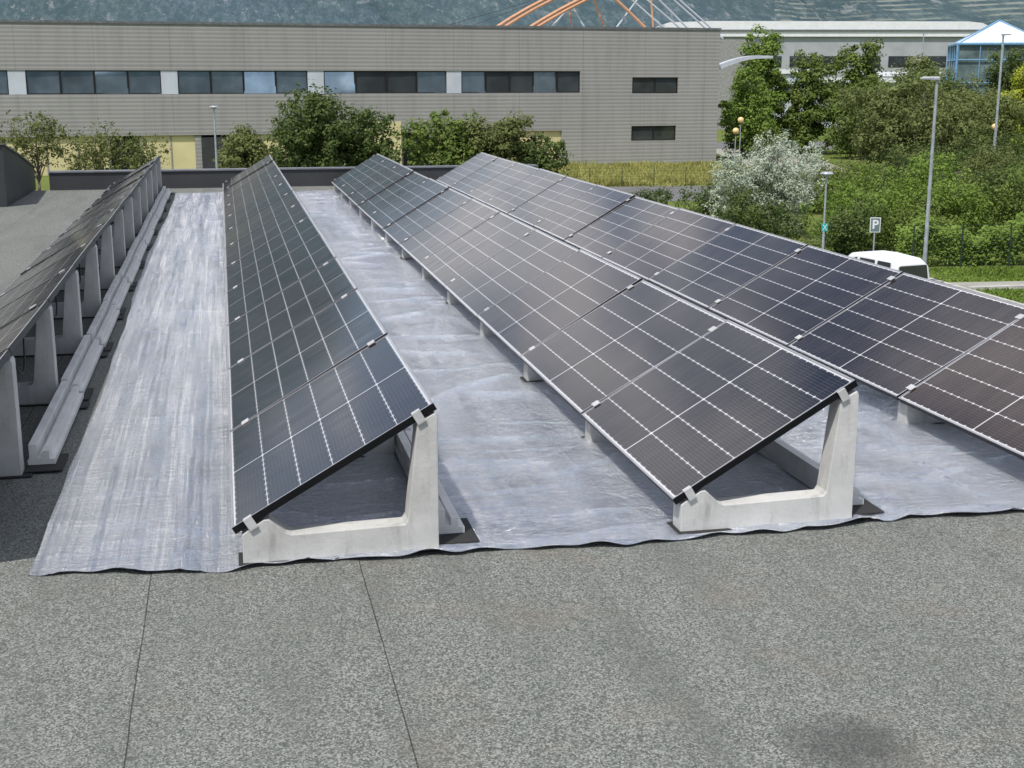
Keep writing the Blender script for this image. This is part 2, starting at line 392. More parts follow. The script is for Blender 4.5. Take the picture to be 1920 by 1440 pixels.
bb.prism([(0,.02),(.150,.02),(.150,.050),(.120,.050),(.120,.100),(.084,.100),(.084,.060),(.055,.060),(.055,.140),(.010,.140),(.010,.05),(0,.05)],0,L)
bb.obj('concrete_bar',['rail'],bal)
pb=B(); pb.box(-.004,.20,-.13,.22,.012,.019); pb.box(-.004,.20,L-.3,L-.12,.012,.019); pb.obj('rubber_pad',['rubber'],bal)
first=[True,True,True,True]
def inst(e,k,loc):
    if first[k]: first[k]=False; e.location=loc; return e
    return copy_thing(e,loc)
for ri,rx in enumerate(rows):
    for i in range(NB):
        n=inst(pan,0,(rx,YF+i*PIT,.18+random.uniform(-.002,.002)))
        n.rotation_euler=(random.uniform(-.004,.004),-TILT+random.uniform(-.008,.008),0)
    if ri: inst(ens,1,(rx+.045,YF,.0))
    for i in range(1,NB): inst(sup,2,(rx+.045,YF+i*PIT-.067,0))
    n=copy_thing(ens,(rx+.045,YF+NB*PIT-.02,0)); n.scale=(1,-1,1)
    for i in range(NB): 
        if ri==0 and i==0: continue
        inst(bal,3,(rx+.045+.908+(.010 if i%2 else 0),YF+(.18 if ri else .10)+i*PIT,0))
for i in range(1,9):
    e=thing('electric_cable',(rows[0]+.80,YF+i*PIT+.5,.0),'black electric cable looping under a solar panel','cable',(0,0,0),'cables under the panels')
    b=B(); pr=None; sag=random.uniform(.12,.24)
    for k in range(11):
        s=k/10; p=Vector((.06+.02*math.sin(s*3),s*.5,.60-sag*4*s*(1-s)))
        if pr is not None: b.cyl(pr,p,.006,n=6)
        pr=p
    b.obj('cable_loop',['cable'],e)

# ---------------------------------------------------------------- ground
GZ=-6
b=B(); b.add([(-4000,-4000,GZ),(4000,-4000,GZ),(4000,4000,GZ),(-4000,4000,GZ)],[(0,1,2,3)])
o=b.obj('ground',['ground']); o['kind']='structure'
def sheet(name,pts,z,mat):
    b=B(); b.add([(x,y,GZ+z) for x,y in pts],[tuple(range(len(pts)))]); o=b.obj(name,[mat]); o['kind']='structure'; return o
sheet('road',[(-60,90),(36,87),(60,84),(60,96),(38,101),(-60,104)],.01,'asphalt')
sheet('road',[(52,150),(160,140),(165,158),(54,170)],.01,'asphalt')
sheet('road',[(44,101),(52,101),(66,150),(56,152)],.02,'pave')
sheet('parking_area',[(7,20),(27,20),(28.2,56),(7,56)],.01,'asphalt')
sheet('grass_strip',[(18,101.2),(43.8,98.6),(46.5,126.5),(18,124)],.014,'drygr')
sheet('pavement',[(28.6,47.6),(60,44.6),(60,46.3),(28.6,49.3)],.014,'pave')
b=B(); b.box(28.2,28.4,20,56,GZ,GZ+.13); b.box(28.6,60,47.2,47.45,GZ,GZ+.13); o=b.obj('kerb',['kerb']); o['kind']='structure'

# ---------------------------------------------------------------- hills, unseen part of the ring added for reflections
def hills():
    na,nr=700,60
    A=np.linspace(R(-180),R(180),na); Rr=np.linspace(0,1,nr)
    a,r=np.meshgrid(A,Rr); dist=900+r*700
    hgt=(r**.85)*245*(1+.14*np.sin(a*5+1)+.08*np.sin(a*11))
    for k in range(1,12):
        hgt+=20/k*np.sin(np.round(13*k)*a+k*2+r*2*k)*np.sin(r*2*k+a*6*k+k)*np.minimum(1,r*5)
    hgt=np.maximum(hgt,0)
    v=np.stack([dist*np.sin(a),dist*np.cos(a),GZ-2+hgt],-1).reshape(-1,3)
    idx=np.arange(na*nr).reshape(nr,na)
    fc=np.stack([idx[:-1,:-1],idx[:-1,1:],idx[1:,1:],idx[1:,:-1]],-1).reshape(-1,4)
    o=fastmesh('hills',v,fc,M['hill'],True); o['kind']='structure'
hills()

# ---------------------------------------------------------------- long grey building
phi=math.atan2(5.9,65.6)
fac=thing('office_building',(48.0,127.3,GZ),'long two storey grey ribbed metal building with dark window strips','building',(0,0,phi))
LZ=dict(roof=12.73,wt=8.84,wb=6.84,gf=3.3)
LEFT=-115
groups=[(-26.2,-14.5),(-39.0,-27.6),(-51.8,-40.45),(-64.3,-53.2),(-77.2,-65.7),(-90,-78.5),(-103,-91.3)]
b=B(); T=.4
b.box(LEFT,0,0,T,LZ['wt'],LZ['roof'])
b.box(LEFT,-16.3,0,T,LZ['gf'],LZ['wb'])
sw=[(-9.15,-4.35,6.75,8.27),(-9.15,-4.45,2.24,3.66)]
b.box(-14.5,-9.15,0,T,LZ['wb'],LZ['wt']); b.box(-4.35,0,0,T,LZ['wb'],LZ['wt'])
b.box(-9.15,-4.35,0,T,8.27,LZ['wt'])
b.box(-16.3,0,0,T,3.66,6.75); b.box(-16.3,-9.15,0,T,6.75,6.84);b.box(-4.35,0,0,T,6.75,6.84)
b.box(-16.3,-9.15,0,T,0,3.66); b.box(-4.45,0,0,T,0,3.66); b.box(-9.15,-4.45,0,T,0,2.24)
b.box(-.4,0,T,30,0,LZ['roof'])
b.obj('clad_wall',['clad'],fac)
b=B(); b.box(LEFT,-.42,1.2,30,0,LZ['roof']-.6); b.obj('inner_body',['blackf'],fac)
b=B(); b.box(LEFT,.06,-.08,T+.1,LZ['roof']+.003,LZ['roof']+.22); b.obj('roof_flashing',['cap'],fac)
for i in range(len(groups)-1):
    b=B(); b.box(groups[i+1][1],groups[i][0],.06,T,LZ['wb']+.004,LZ['wt']-.004); b.obj('pale_wall_panel',['pier'],fac)
for gi,(x0,x1) in enumerate(groups[:6]):
    n=5 if gi==0 else 4; w=(x1-x0)/n
    for k in range(n):
        a0=x0+k*w; f=B(); q=.09
        f.box(a0+.01,a0+w-.01,.12,.24,LZ['wb']+.01,LZ['wb']+q); f.box(a0+.01,a0+w-.01,.12,.24,LZ['wt']-q,LZ['wt']-.01)
        f.box(a0+.01,a0+q,.12,.24,LZ['wb']+q,LZ['wt']-q); f.box(a0+w-q,a0+w-.01,.12,.24,LZ['wb']+q,LZ['wt']-q)
        tl=random.uniform(-.03,.03); up=random.uniform(.03,.16)
        f.add([(a0+.02,.24+tl-up,LZ['wb']+.02),(a0+w-.02,.24-tl-up,LZ['wb']+.02),(a0+w-.02,.22-tl+up*.1,LZ['wt']-.02),(a0+.02,.22+tl+up*.1,LZ['wt']-.02)],[(0,1,2,3)],2 if gi>=2 or k in(0,3) else 1)
        f.obj('window',['blackf','glass','glassb'],fac)
for x0,x1,z0,z1 in sw:
    f=B(); q=.1
    f.box(x0,x1,.1,.24,z0,z0+q); f.box(x0,x1,.1,.24,z1-q,z1); f.box(x0,x0+q,.1,.24,z0+q,z1-q); f.box(x1-q,x1,.1,.24,z0+q,z1-q)
    f.box((x0+x1)/2-.04,(x0+x1)/2+.04,.12,.23,z0+q,z1-q)
    f.box(x0+.02,x1-.02,.2,.22,z0+.02,z1-.02,1); f.obj('window',['blackf','glass'],fac)
x=-16.3
for i in range(36):
    w=2.6
    if i not in (3,5,9,12,15,22,23,29): 
        b=B(); b.box(x-w+.12,x-.02,.25,.4,0,LZ['gf']-.01,0); b.obj('cream_infill_panel',['yellow'],fac)
    b=B(); b.box(x-.02,x+.10,.2,.42,0,LZ['gf']-.01,0); b.obj('panel_post',['clad'],fac)
    x-=w
for x0,x1 in((-35.4,-33.8),(-33.65,-32.0)):
    b=B(); b.box(x0,x1,-.06,-.01,.2,4.3); b.obj('cream_infill_panel',['yellow'],fac)
b=B(); b.box(-50.0,-47.7,.1,.2,0,3.1,0); b.obj('loading_door',['dark'],fac)
b=B(); b.box(-50.6,-50.05,.1,.35,0,3.2,0); b.obj('door_pier',['clad'],fac)
b=B(); pts=[]
for i in range(13):
    s=i/12; pts.append((.3+6.9*s, 3.0, 9.15+1.3*math.sin(min(1,s*1.25)*math.pi/2)-.15*max(0,s-.7)))
for i in range(12):
    (xa,ya,za),(xb,yb,zb)=pts[i],pts[i+1]; ta=.55-.3*i/12; tb=.55-.3*(i+1)/12
    b.add([(xa,2.6,za-ta),(xb,2.6,zb-tb),(xb,3.6,zb-tb),(xa,3.6,za-ta),(xa,2.6,za),(xb,2.6,zb),(xb,3.6,zb),(xa,3.6,za)],
          [(0,3,2,1),(4,5,6,7),(0,1,5,4),(2,3,7,6)]+([(3,0,4,7)] if i==0 else [])+([(1,2,6,5)] if i==11 else []))
b.cyl((.35,3.1,0),(.35,3.1,9.3),.16)
b.obj('curved_canopy',['pier'],fac)

# ---------------------------------------------------------------- foliage
def leafmesh(name,C,N,size,mat,aspect=1.7):
    n=len(C); N=N/np.linalg.norm(N,axis=1,keepdims=True)
    t=rng.normal(size=(n,3)); t-=N*(t*N).sum(1,keepdims=True); t/=np.linalg.norm(t,axis=1,keepdims=True)
    s=np.cross(N,t); L=(size*rng.uniform(.6,1.3,n))[:,None]
    v=np.stack([C-t*L*.5,C+s*L*.5/aspect+t*L*.05,C+t*L*.5,C-s*L*.5/aspect+t*L*.05],1).reshape(-1,3)
    return fastmesh(name,v,np.arange(n*4).reshape(n,4),mat)
def crown_pts(blobs,n,clump):
    C=[];N=[]
    tot=sum(b[3]*b[4]*b[5] for b in blobs)
    for (cx,cy,cz,rx,ry,rz) in blobs:
        m=int(n*rx*ry*rz/tot); k=max(8,int(3.2*(rx*ry*rz)**(2/3)/clump**2))
        d=rng.normal(size=(k,3)); d/=np.linalg.norm(d,axis=1,keepdims=True)
        rad=rng.uniform(.4,1.05,k)**.6
        cc=d*rad[:,None]*np.array([rx,ry,rz])+np.array([cx,cy,cz])
        cs=clump*rng.uniform(.5,1.4,k)
        w=rng.integers(0,k,m)
        off=rng.normal(size=(m,3)); off/=np.linalg.norm(off,axis=1,keepdims=True); rr=rng.uniform(.2,1.15,m)**.6
        p=cc[w]+off*rr[:,None]*cs[w][:,None]*np.array([1,1,.8])
        C.append(p); N.append(off*1.2+np.array([-.15,-.1,.7])+rng.normal(size=(m,3))*.35)
    return np.concatenate(C),np.concatenate(N)
def plant(name,loc,w,h,mat,label,cat,n=5000,leaf=.28,trunk=.25,clump=None,kind='round',group=None,bare=.18):
    e=thing(name,(loc[0],loc[1],GZ),label,cat,(0,0,0),group)
    clump=clump or w*.10
    bl=[]
    if kind=='round':
        for i in range(10):
            a=rng.uniform(0,6.28); q=rng.uniform(.15,.55)*w/2*1.2; s=rng.uniform(.36,.56)
            zz=h*(bare+ (1-bare)*rng.uniform(.25,.74))
            rz=min((1-bare)*h*.30,h-zz+.1)*rng.uniform(.8,1.05)
            bl.append((q*math.cos(a),q*math.sin(a)*.8,zz,w/2*s,w/2*s,rz))
        bl.append((0,0,h*.70,w*.26,w*.26,h*.27))
    elif kind=='tall':
        for i in range(9):
            s=i/8; zz=h*(bare+(1-bare)*(.1+.8*s)); r=w/2*(1-.55*abs(s-.35)*1.3)*rng.uniform(.75,1)
            bl.append((rng.normal(0,w*.08),rng.normal(0,w*.08),zz,r*.85,r*.85,h*.12))
    elif kind=='bush':
        for i in range(9):
            a=rng.uniform(0,6.28);q=rng.uniform(.1,.6)*w/2
            hh=h*rng.uniform(.25,.62); bl.append((q*math.cos(a)*1.2,q*math.sin(a),hh,w*.24,w*.24,min(hh,h-hh)))
    elif kind=='willow':
        for i in range(18):
            a=rng.uniform(0,6.28);q=rng.uniform(.1,.85)*w/2
            hh=h*rng.uniform(.2,.75)*(1-.3*q/w); bl.append((q*math.cos(a),q*math.sin(a),hh,w*.13,w*.13,min(hh,h-hh,h*.3)))
    C,N=crown_pts(bl,n,clump)
    C[:,2]=np.maximum(C[:,2],.05)
    o=leafmesh('crown',C,N,leaf,M[mat],2.6 if kind=='willow' else 1.7); o.parent=e
    t=B(); r=trunk
    top=h*(bare+.25); 
    t.cyl((0,0,-.1),(.1*r,0,top*.5),r,r*.75); t.cyl((.1*r,0,top*.5),(.2*r,.1,h*.8),r*.75,r*.2)
    for i,bq in enumerate(bl):
        z0=top*(.35+.06*i) if kind!='tall' else max(.3,bq[2]-h*.1)
        t.cyl((0.05*r,0,min(z0,h*.7)),(bq[0]*.85,bq[1]*.85,bq[2]),r*.42,r*.08,6)
    t.obj('trunk',['bark'],e,smooth=True)
    return e
G1='trees in front of the grey building'
plant('tree',(5.6,95.6),8.0,7.5,'leafd','big dense green tree in front of the grey building','tree',17000,.26,group=G1,bare=.03)
plant('tree',(1.4,96.6),5.4,5.0,'leafo','lower green tree in front of the grey building','tree',8000,.24,group=G1,bare=.03)
plant('tree',(9.7,95.4),5.4,6.2,'leafd','green tree in front of the grey building','tree',9000,.25,group=G1,bare=.03)
plant('tree',(15.0,94.2),5.8,6.2,'leaf','bushy green tree in front of the grey building','tree',9500,.26,group=G1,bare=.03)
plant('tree',(18.7,93.2),6.4,5.9,'leafo','bushy olive green tree in front of the grey building','tree',11000,.26,group=G1,bare=.03)
plant('tree',(22.0,92.9),4.6,4.4,'leafd','low green tree in front of the grey building','tree',6000,.24,group=G1,bare=.03)
plant('tree',(-12.8,99.6),5.8,6.0,'leafo','sparse olive green tree with thin twigs','tree',3800,.20,.12,group=G1,bare=.1,clump=.4)
plant('tree',(-8.8,99.0),5.4,5.4,'leafo','sparse olive green tree with thin twigs','tree',3400,.20,.12,group=G1,bare=.1,clump=.4)
plant('tree',(-5.6,98.0),4.2,4.8,'leafo','small sparse tree with brownish leaves','tree',2200,.20,.1,group=G1,bare=.1,clump=.35)
plant('tree',(-16.5,99.9),5.0,5.4,'leafo','sparse olive green tree with thin twigs','tree',3000,.20,.12,group=G1,bare=.1,clump=.4)
plant('tree',(53.8,97.6),14.5,8.8,'leafo','wide rounded olive green tree beside the road','tree',36000,.25,.35,clump=.75,bare=.02)
G2='trees beyond the grey building'
plant('tree',(58.1,141),8.4,13.4,'leafb','tall bright green tree beside the grey building','tree',17000,.36,kind='tall',group=G2,bare=.03)
plant('tree',(63.3,140),8.5,11.4,'leaf','tall green tree beyond the grey building','tree',15000,.36,kind='tall',group=G2,bare=.03)
plant('tree',(68.5,139),9,12,'leaf','tall green tree beyond the grey building','tree',15000,.36,kind='tall',group=G2,bare=.03)
plant('tree',(53.2,133),6.8,8.8,'leafb','green tree close to the building corner','tree',10000,.32,kind='tall',group=G2,bare=.02)
plant('tree',(64.8,129),9.5,8.4,'leaf','rounded green tree beyond the road','tree',13000,.32,group=G2,bare=.02)
plant('tree',(73.5,133),11,9.2,'leafd','rounded dark green tree beyond the road','tree',13000,.32,group=G2,bare=.02)
plant('tree',(82,138),11,8.6,'leafo','rounded olive green tree beyond the road','tree',12000,.34,group=G2,bare=.02)
plant('tree',(91,136),11,8.4,'leafd','rounded green tree beyond the road','tree',12000,.34,group=G2,bare=.02)
plant('tree',(112,178),13,12.6,'leafd','dark green tree in front of the glass pavilion','tree',12000,.45,group=G2,bare=.02)
plant('tree',(101,182),12,11.6,'leafo','olive green tree in front of the glass pavilion','tree',11000,.45,group=G2,bare=.02)
plant('tree',(71.2,111.6),6.0,10.0,'leafy','bright yellow green tree beside a lamp post','tree',9000,.3,kind='tall',bare=.1)
plant('tree',(63.5,104.2),8.5,7.2,'leafo','rounded olive tree beside the road','tree',12000,.28,bare=.02)
plant('small_tree',(67,149),5.0,3.6,'leafd','small round tree on the verge','tree',4000,.3,.12,bare=.15)
plant('silver_shrub',(28.8,67.2),7.4,5.7,'leafs','large silvery green willow like shrub','shrub',32000,.16,.12,kind='willow',clump=.36,bare=.0)
G3='green bushes behind the parking area'
for (x,y,w,h,mt) in [(30.4,61,4.8,3.3,'leafb'),(32.8,58.8,4.2,2.9,'leaf'),(35.3,59.9,4.6,3.7,'leafb'),(38.2,59.4,4.8,4.0,'leaf'),(28.2,75.7,3.8,2.2,'leafd'),
   (24.6,77.5,3.8,1.8,'leafd'),(33.5,66,5.4,3.7,'leafb'),(37.5,68,5.4,4.2,'leafb'),(41.8,65.5,5.4,4.1,'leafd'),(26.6,66,3.7,2.8,'leafd'),(42.5,76,6.6,4.3,'leafd'),(48,78,6.6,4.0,'leafo'),(36.5,78,6.4,3.0,'leafo'),(31.5,79,5,2.2,'leafo'),(46,70,6,4.4,'leaf'),(28.6,58.3,4.0,2.7,'leafd'),(25.6,60.5,3.6,2.4,'leafd'),(53,84,8,4.6,'leafd'),(41,84,6.5,3.0,'leafo')]:
    plant('bush',(x,y),w,h,mt,'leafy green bush behind the parking area','bush',int(5000*w*h/12)+800,.15,.06,kind='bush',clump=.42,group=G3)
m=15000
px=rng.uniform(29.3,44,m); 
py=54.3-(px-29.3)*.12+rng.uniform(-.6,.6,m); pz=rng.uniform(0,1,m)**.7*(1.7+.35*np.sin(px*1.3)+.2*np.sin(px*4)+.12*np.sin(px*11))
C=np.stack([px,py,GZ+pz],1); N=rng.normal(size=(m,3))*.4+np.array([-.3,-.6,.9])
o=leafmesh('hedge',C,N,.17,M['leafb']); tag(o,'dense bright green hedge along the lawn','hedge')
def grass(name,x0,x1,y0,y1,n,h,mat,sk=0,wd=.05):
    px=rng.uniform(x0,x1,n); py=rng.uniform(y0,y1,n)+(px-x0)*sk
    hh=h*rng.uniform(.5,1.2,n)*(.7+.5*np.sin(px*.9+np.sin(py))*np.sin(py*.7)); a=rng.uniform(0,6.28,n); w=wd*rng.uniform(.7,1.4,n)
    bx=np.cos(a)*w; by=np.sin(a)*w; lx=rng.normal(0,.5,n)*hh; ly=rng.normal(0,.5,n)*hh
    v=np.stack([np.stack([px-bx,py-by,np.full(n,GZ)],1),np.stack([px+bx,py+by,np.full(n,GZ)],1),np.stack([px+lx,py+ly,GZ+hh],1)],1).reshape(-1,3)
    o=fastmesh(name,v,np.arange(n*3).reshape(n,3),M[mat]); o['kind']='stuff'; o['label']='uncut yellow green grass'; o['category']='grass'
grass('tall_grass',19,46,101,124,42000,.65,'dry',-.08,.08)
grass('lawn_grass',28.7,44,40,47,12000,.14,'leafb'); grass('lawn_grass',28.7,44,49.5,53.4,8000,.14,'leafb',-.1)

# ---------------------------------------------------------------- fence
fe=thing('wire_fence',(0,0,GZ),'thin dark wire mesh fence along the grass strip','fence')
b=B(); 
for i in range(13): b.cyl((20+2.5*i,100.8-.25*i,0),(20+2.5*i,100.8-.25*i,1.5),.03,n=6)
b.obj('fence_post',['fence'],fe)
b=B()
for k in range(7): b.cyl((20,100.8,.15+.21*k),(50,97.8,.15+.21*k),.007,n=4)
b.obj('wire_mesh',['fence'],fe)
fe=thing('wire_fence',(0,0,GZ),'dark green wire fence in front of the hedge','fence')
b=B()
for i in range(8): b.cyl((29.4+2.2*i,53.4-.26*i,0),(29.4+2.2*i,53.4-.26*i,1.9),.035,n=6)
b.obj('fence_post',['fence'],fe)
b=B()
for k in range(10): b.cyl((29.4,53.4,.1+.2*k),(44.8,51.58,.1+.2*k),.008,n=4)
b.obj('wire_mesh',['fence'],fe)
fe=thing('timber_fence',(0,0,GZ),'brown slatted fence between bushes','fence')
b=B()
for i in range(26): b.box(44+.42*i,44.38+.42*i,83.0,83.05,.1,2.0+.02*(i%3))
b.box(44,55,83.06,83.12,.5,.62); b.box(44,55,83.06,83.12,1.5,1.62); b.obj('slats',['bark'],fe)

# ---------------------------------------------------------------- lamps, poles, signs
def pole_lamp(loc,h,r,label,head='arm',group=None,ang=0):
    e=thing('street_lamp',(loc[0],loc[1],GZ),label,'street lamp',(0,0,ang),group)
    b=B(); b.cyl((0,0,0),(0,0,h),r,r*.6,12); b.cyl((0,0,0),(0,0,.25),r*1.6,r*1.6,12); b.obj('pole',['tube'],e,smooth=False)
    b=B()
    if head=='arm':
        b.prism([(-.12,0),(.5,.03),(.62,.06),(.5,.13),(-.1,.13)],-.14,.14,'y'); o=b.obj('lamp_head',['tube'],e,bevel=.02); o.location=(0,0,h)
    elif head=='disc':
        b.cyl((0,0,0),(0,0,.12),.10,.26,14); b.cyl((0,0,.12),(0,0,.2),.30,.22,14); o=b.obj('lamp_head',['tube'],e); o.location=(0,0,h)
    elif head=='globe':
        b.cyl((0,0,0),(0,0,.1),.12,.12,10,1); b.sphere((0,0,.36),.28,0,16,10); o=b.obj('lamp_globe',['globe','dark'],e,smooth=True); o.location=(0,0,h)
    return e
def W(k,D,dz=1.5):
    zc=.9748*D+dz*.2232; xr=k*zc; return (.9779*xr+.2089*D,.9779*D-.2089*xr)
pole_lamp((25.65,45.65),8.1,.085,'tall slim galvanised lamp post rising above the parking area',ang=2.6)
pole_lamp(W(.2352,59,5),3.98,.06,'short grey lamp post with disc shaped head','disc')
pole_lamp(W(-.2235,90,2),6.2,.09,'grey lamp post with flat head in front of the building','disc')
pole_lamp(W(.168,118,4),3.35,.06,'lamp post with round yellow globe','globe','globe lamps')
pole_lamp(W(.1715,124,4),4.1,.06,'lamp post with round yellow globe','globe','globe lamps')
pole_lamp(W(.362,112,4),3.9,.06,'lamp post with round yellow globe','globe','globe lamps')
pole_lamp(W(.366,100,0),11.2,.12,'tall pale lamp post among the trees')
pole_lamp(W(.3066,200,0),14.4,.12,'very tall thin lamp post near the warehouse')
def text(body,size,name,mat,parent,loc,rot):
    c=bpy.data.curves.new(name,'FONT'); c.body=body; c.size=size; c.extrude=.004; c.align_x='CENTER'; c.align_y='CENTER'; c.offset=size*.02
    to=bpy.data.objects.new('tmp',c); col.objects.link(to); bpy.context.view_layer.update()
    me=bpy.data.meshes.new_from_object(to.evaluated_get(bpy.context.evaluated_depsgraph_get())); bpy.data.objects.remove(to)
    me.materials.clear(); me.materials.append(M[mat]); o=bpy.data.objects.new(name,me); col.objects.link(o); o.parent=parent; o.location=loc; o.rotation_euler=rot; return o
sx,sy=W(.272,54,6)
e=thing('parking_sign',(sx,sy,GZ),'rectangular parking sign with white letter P on a post','parking sign',(0,0,R(-16)))
b=B(); b.cyl((0,0,0),(0,0,2.7),.03); b.obj('post',['tube'],e)
b=B(); b.box(-.21,.21,-.05,-.035,2.1,2.7,0); b.box(-.18,.18,-.056,-.0505,2.13,2.67,1); b.obj('sign_plate',['white','sign'],e)
text('P',.5,'letter','white',e,(0,-.062,2.4),(R(90),0,0))
sx,sy=W(.2348,58.3,6)
e=thing('small_sign',(sx,sy,GZ),'small square teal sign with a white cross','sign',(0,0,R(-16)))
b=B(); b.cyl((0,.0,0),(0,.0,2.0),.02); b.obj('post',['tube'],e)
b=B(); b.box(-.14,.14,-.04,-.025,1.66,2.0,0)
b.prism([(-.10,1.70),(-.07,1.70),(.10,1.96),(.07,1.96)],-.047,-.0405,'y',1); b.prism([(.07,1.70),(.10,1.70),(-.07,1.96),(-.10,1.96)],-.052,-.0475,'y',1)
b.obj('sign_plate',['teal','white'],e)

# ---------------------------------------------------------------- parked van
e=thing('parked_van',(23.6,45.5,GZ),'white small van with dark windows parked beside the lawn','van',(0,0,R(102)))
def section(x,w,zb,zs,wt,zt):
    return [(x,-w,zb),(x,-w,zs),(x,-wt,zt-.10),(x,-wt*.78,zt),(x,wt*.78,zt),(x,wt,zt-.10),(x,w,zs),(x,w,zb)]
secs=[section(-2.05,.78,.35,1.0,.74,1.12),section(-2.0,.84,.25,1.04,.70,1.68),section(-1.7,.86,.22,1.06,.70,1.84),section(-.4,.86,.22,1.06,.72,1.90),section(.3,.86,.22,1.06,.71,1.88),
      section(.75,.86,.22,1.05,.70,1.80),section(1.35,.86,.22,1.0,.72,1.16),section(1.85,.80,.25,.83,.68,.90),section(2.05,.70,.35,.6,.58,.66)]
b=B(); vv=[p for s in secs for p in s]; ff=[]
for i in range(len(secs)-1):
    for j in range(8): ff.append((i*8+j,i*8+(j+1)%8,(i+1)*8+(j+1)%8,(i+1)*8+j))
nn=len(secs)*8
ff+=[tuple(range(8)),tuple(range(nn-1,nn-9,-1))]
b.add(vv,ff); b.obj('body',['white'],e,bevel=.03,smooth=False)
for s in(-1,1):
    for xa,xb in((-1.75,-.95),(-.88,.05),(.12,.85)):
        g=B(); zt=1.72 if xb<.5 else 1.56
        g.add([(xa,s*.866,1.09),(xb,s*.866,1.08),(xb-.04,s*.752,zt),(xa+.05,s*.752,1.72)],[(0,1,2,3)]); g.obj('side_window',['glass'],e)
g=B(); g.add([(.84,-.64,1.74),(.84,.64,1.74),(1.36,.70,1.22),(1.36,-.70,1.22)],[(0,1,2,3)]); g.obj('windscreen',['glass'],e)
g=B(); g.add([(-2.06,-.68,1.12),(-2.06,.68,1.12),(-2.02,.62,1.62),(-2.02,-.62,1.62)],[(0,1,2,3)]); g.obj('rear_window',['glass'],e)
for x in(-1.35,1.35):
    for s in(-1,1):
        w=B(); w.cyl((x,s*.70,.31),(x,s*.88,.31),.31,.31,18,0); w.cyl((x,s*.875,.31),(x,s*.89,.31),.19,.17,14,1); w.obj('wheel',['rubber','tube'],e)
for s in(-1,1):
    w=B(); w.box(-2.10,-2.02,s*.62-.1,s*.62+.1,.75,1.0); w.obj('tail_light',['taill'],e,bevel=.02)
    w=B(); w.box(1.9,2.04,s*.50-.14,s*.50+.14,.60,.74); w.obj('headlight',['headl'],e,bevel=.02)

# ---------------------------------------------------------------- distant structures
def P3(xr,D,z): return Vector((.9779*xr+.2089*D,.9779*D-.2089*xr,z))
e=thing('mast_roof_structure',tuple(P3(15,222,GZ)),'large orange timber and steel mast structure behind the building','mast structure')
hall=B(); hall.box(-24,24,-4,14,0,14.3); hall.obj('hall_body',['wall'],e)
def seg(bd,x0,z0,x1,z1,r,y=0,bow=0): 
    d=Vector((x1-x0,0,z1-z0)); a=Vector((x0,y,z0))-d*.4; c=Vector((x1,y,z1))+d*1.2
    n=8; pr=None
    for i in range(n+1):
        s=i/n; p=a.lerp(c,s)+Vector((0,0,bow*4*s*(1-s)))
        if pr is not None: bd.cyl(pr,p,r,r,8)
        pr=p
for (x0,x1,bw) in((-17.6,-9.2,1.2),(-16.4,-7.9,1.2),(-12.4,-4.0,1.0),(-11.3,-2.8,1.0)):
    b=B(); seg(b,x0,15.6,x1,19.6,.25,0,bw); b.obj('orange_beam',['orange'],e)
for (x0,x1,r,yy,bw) in((.4,-1.3,.16,2,0),(6.5,1.6,.24,0,.3),(8.4,8.0,.16,1,0),(-5,-5.6,.14,2,0)):
    b=B(); seg(b,x0,16.2,x1,20.3,r,yy,bw); b.obj('orange_beam',['orange'],e)
for x0,x1 in((-8.6,-4.8),(-3.2,-5.8),(2.2,5.4),(10.2,5.0),(13,7.6),(14.3,9.6),(17.4,12.2),(18.4,13.2)):
    b=B(); seg(b,x0,16.2,x1,20.3,.15,1); b.obj('steel_tube',['pier'],e)
b=B(); b.box(-5,15,-.3,.3,15.4,16.1); b.obj('steel_girder',['pier'],e)
for x0,x1,z1 in((-26,-14,19.6),(-22,-12,19.8)):
    b=B(); seg(b,x0,16.2,x1,z1,.04); b.obj('stay_cable',['dark'],e)
ang=math.atan2(-12,57)
e=thing('warehouse',(95,286.3,GZ),'long grey walled warehouse with a pale flat roof edge','warehouse',(0,0,ang))
b=B(); b.box(0,72,0,40,0,17.0); b.obj('wall',['gwall'],e)
b=B(); prof=[(0,17.03),(0,19.6),(1,20.0),(10,20.3),(66,20.2),(69,19.9),(71,19.0),(72.2,17.6),(72.3,17.03)]
b.prism(prof,-.6,40,'y'); b.obj('roof',['white'],e)
b=B(); b.box(-.3,72.2,-.9,-.65,18.2,18.5); b.obj('roof_gutter',['cap'],e)
for i in range(9):
    x0=6+i*7.2; w=B(); w.box(x0,x0+5.4,-.12,-.02,10.6,12.9); w.box(x0+.15,x0+5.25,-.16,-.125,10.75,12.75,1); w.obj('window',['blackf','glass'],e)
e=thing('glass_pavilion',(122,199,GZ),'blue framed glass pavilion with a pale pyramid roof','pavilion',(0,0,R(-24)))
b=B(); z0,z1=13.4,17.1; s=6.8
b.add([(-s,-s,z0),(s,-s,z0),(s,s,z0),(-s,s,z0),(0,0,z1)],[(0,1,4),(1,2,4),(2,3,4),(3,0,4),(3,2,1,0)]); b.obj('roof',['pyr'],e)
b=B()
cs=[(-s,-s),(s,-s),(s,s),(-s,s)]
for i in range(4):
    a,c=cs[i],cs[(i+1)%4]
    b.cyl((*a,z0),(0,0,z1+.1),.12,n=6); b.cyl((*a,z0),(*c,z0),.24,n=6); b.cyl((*a,0),(*a,z0),.2,n=6)
    for q in(.25,.5,.75):
        mx,my=a[0]+(c[0]-a[0])*q,a[1]+(c[1]-a[1])*q
        b.cyl((mx,my,0),(mx,my,z0),.09,n=6)
    for zz in(4,7.5,11): b.cyl((*a,zz),(*c,zz),.10,n=6)
b.obj('frame',['blue'],e)
b=B(); b.box(-s+.3,s-.3,-s+.3,s-.3,0,z0-.2); b.obj('glazing',['pavg'],e)
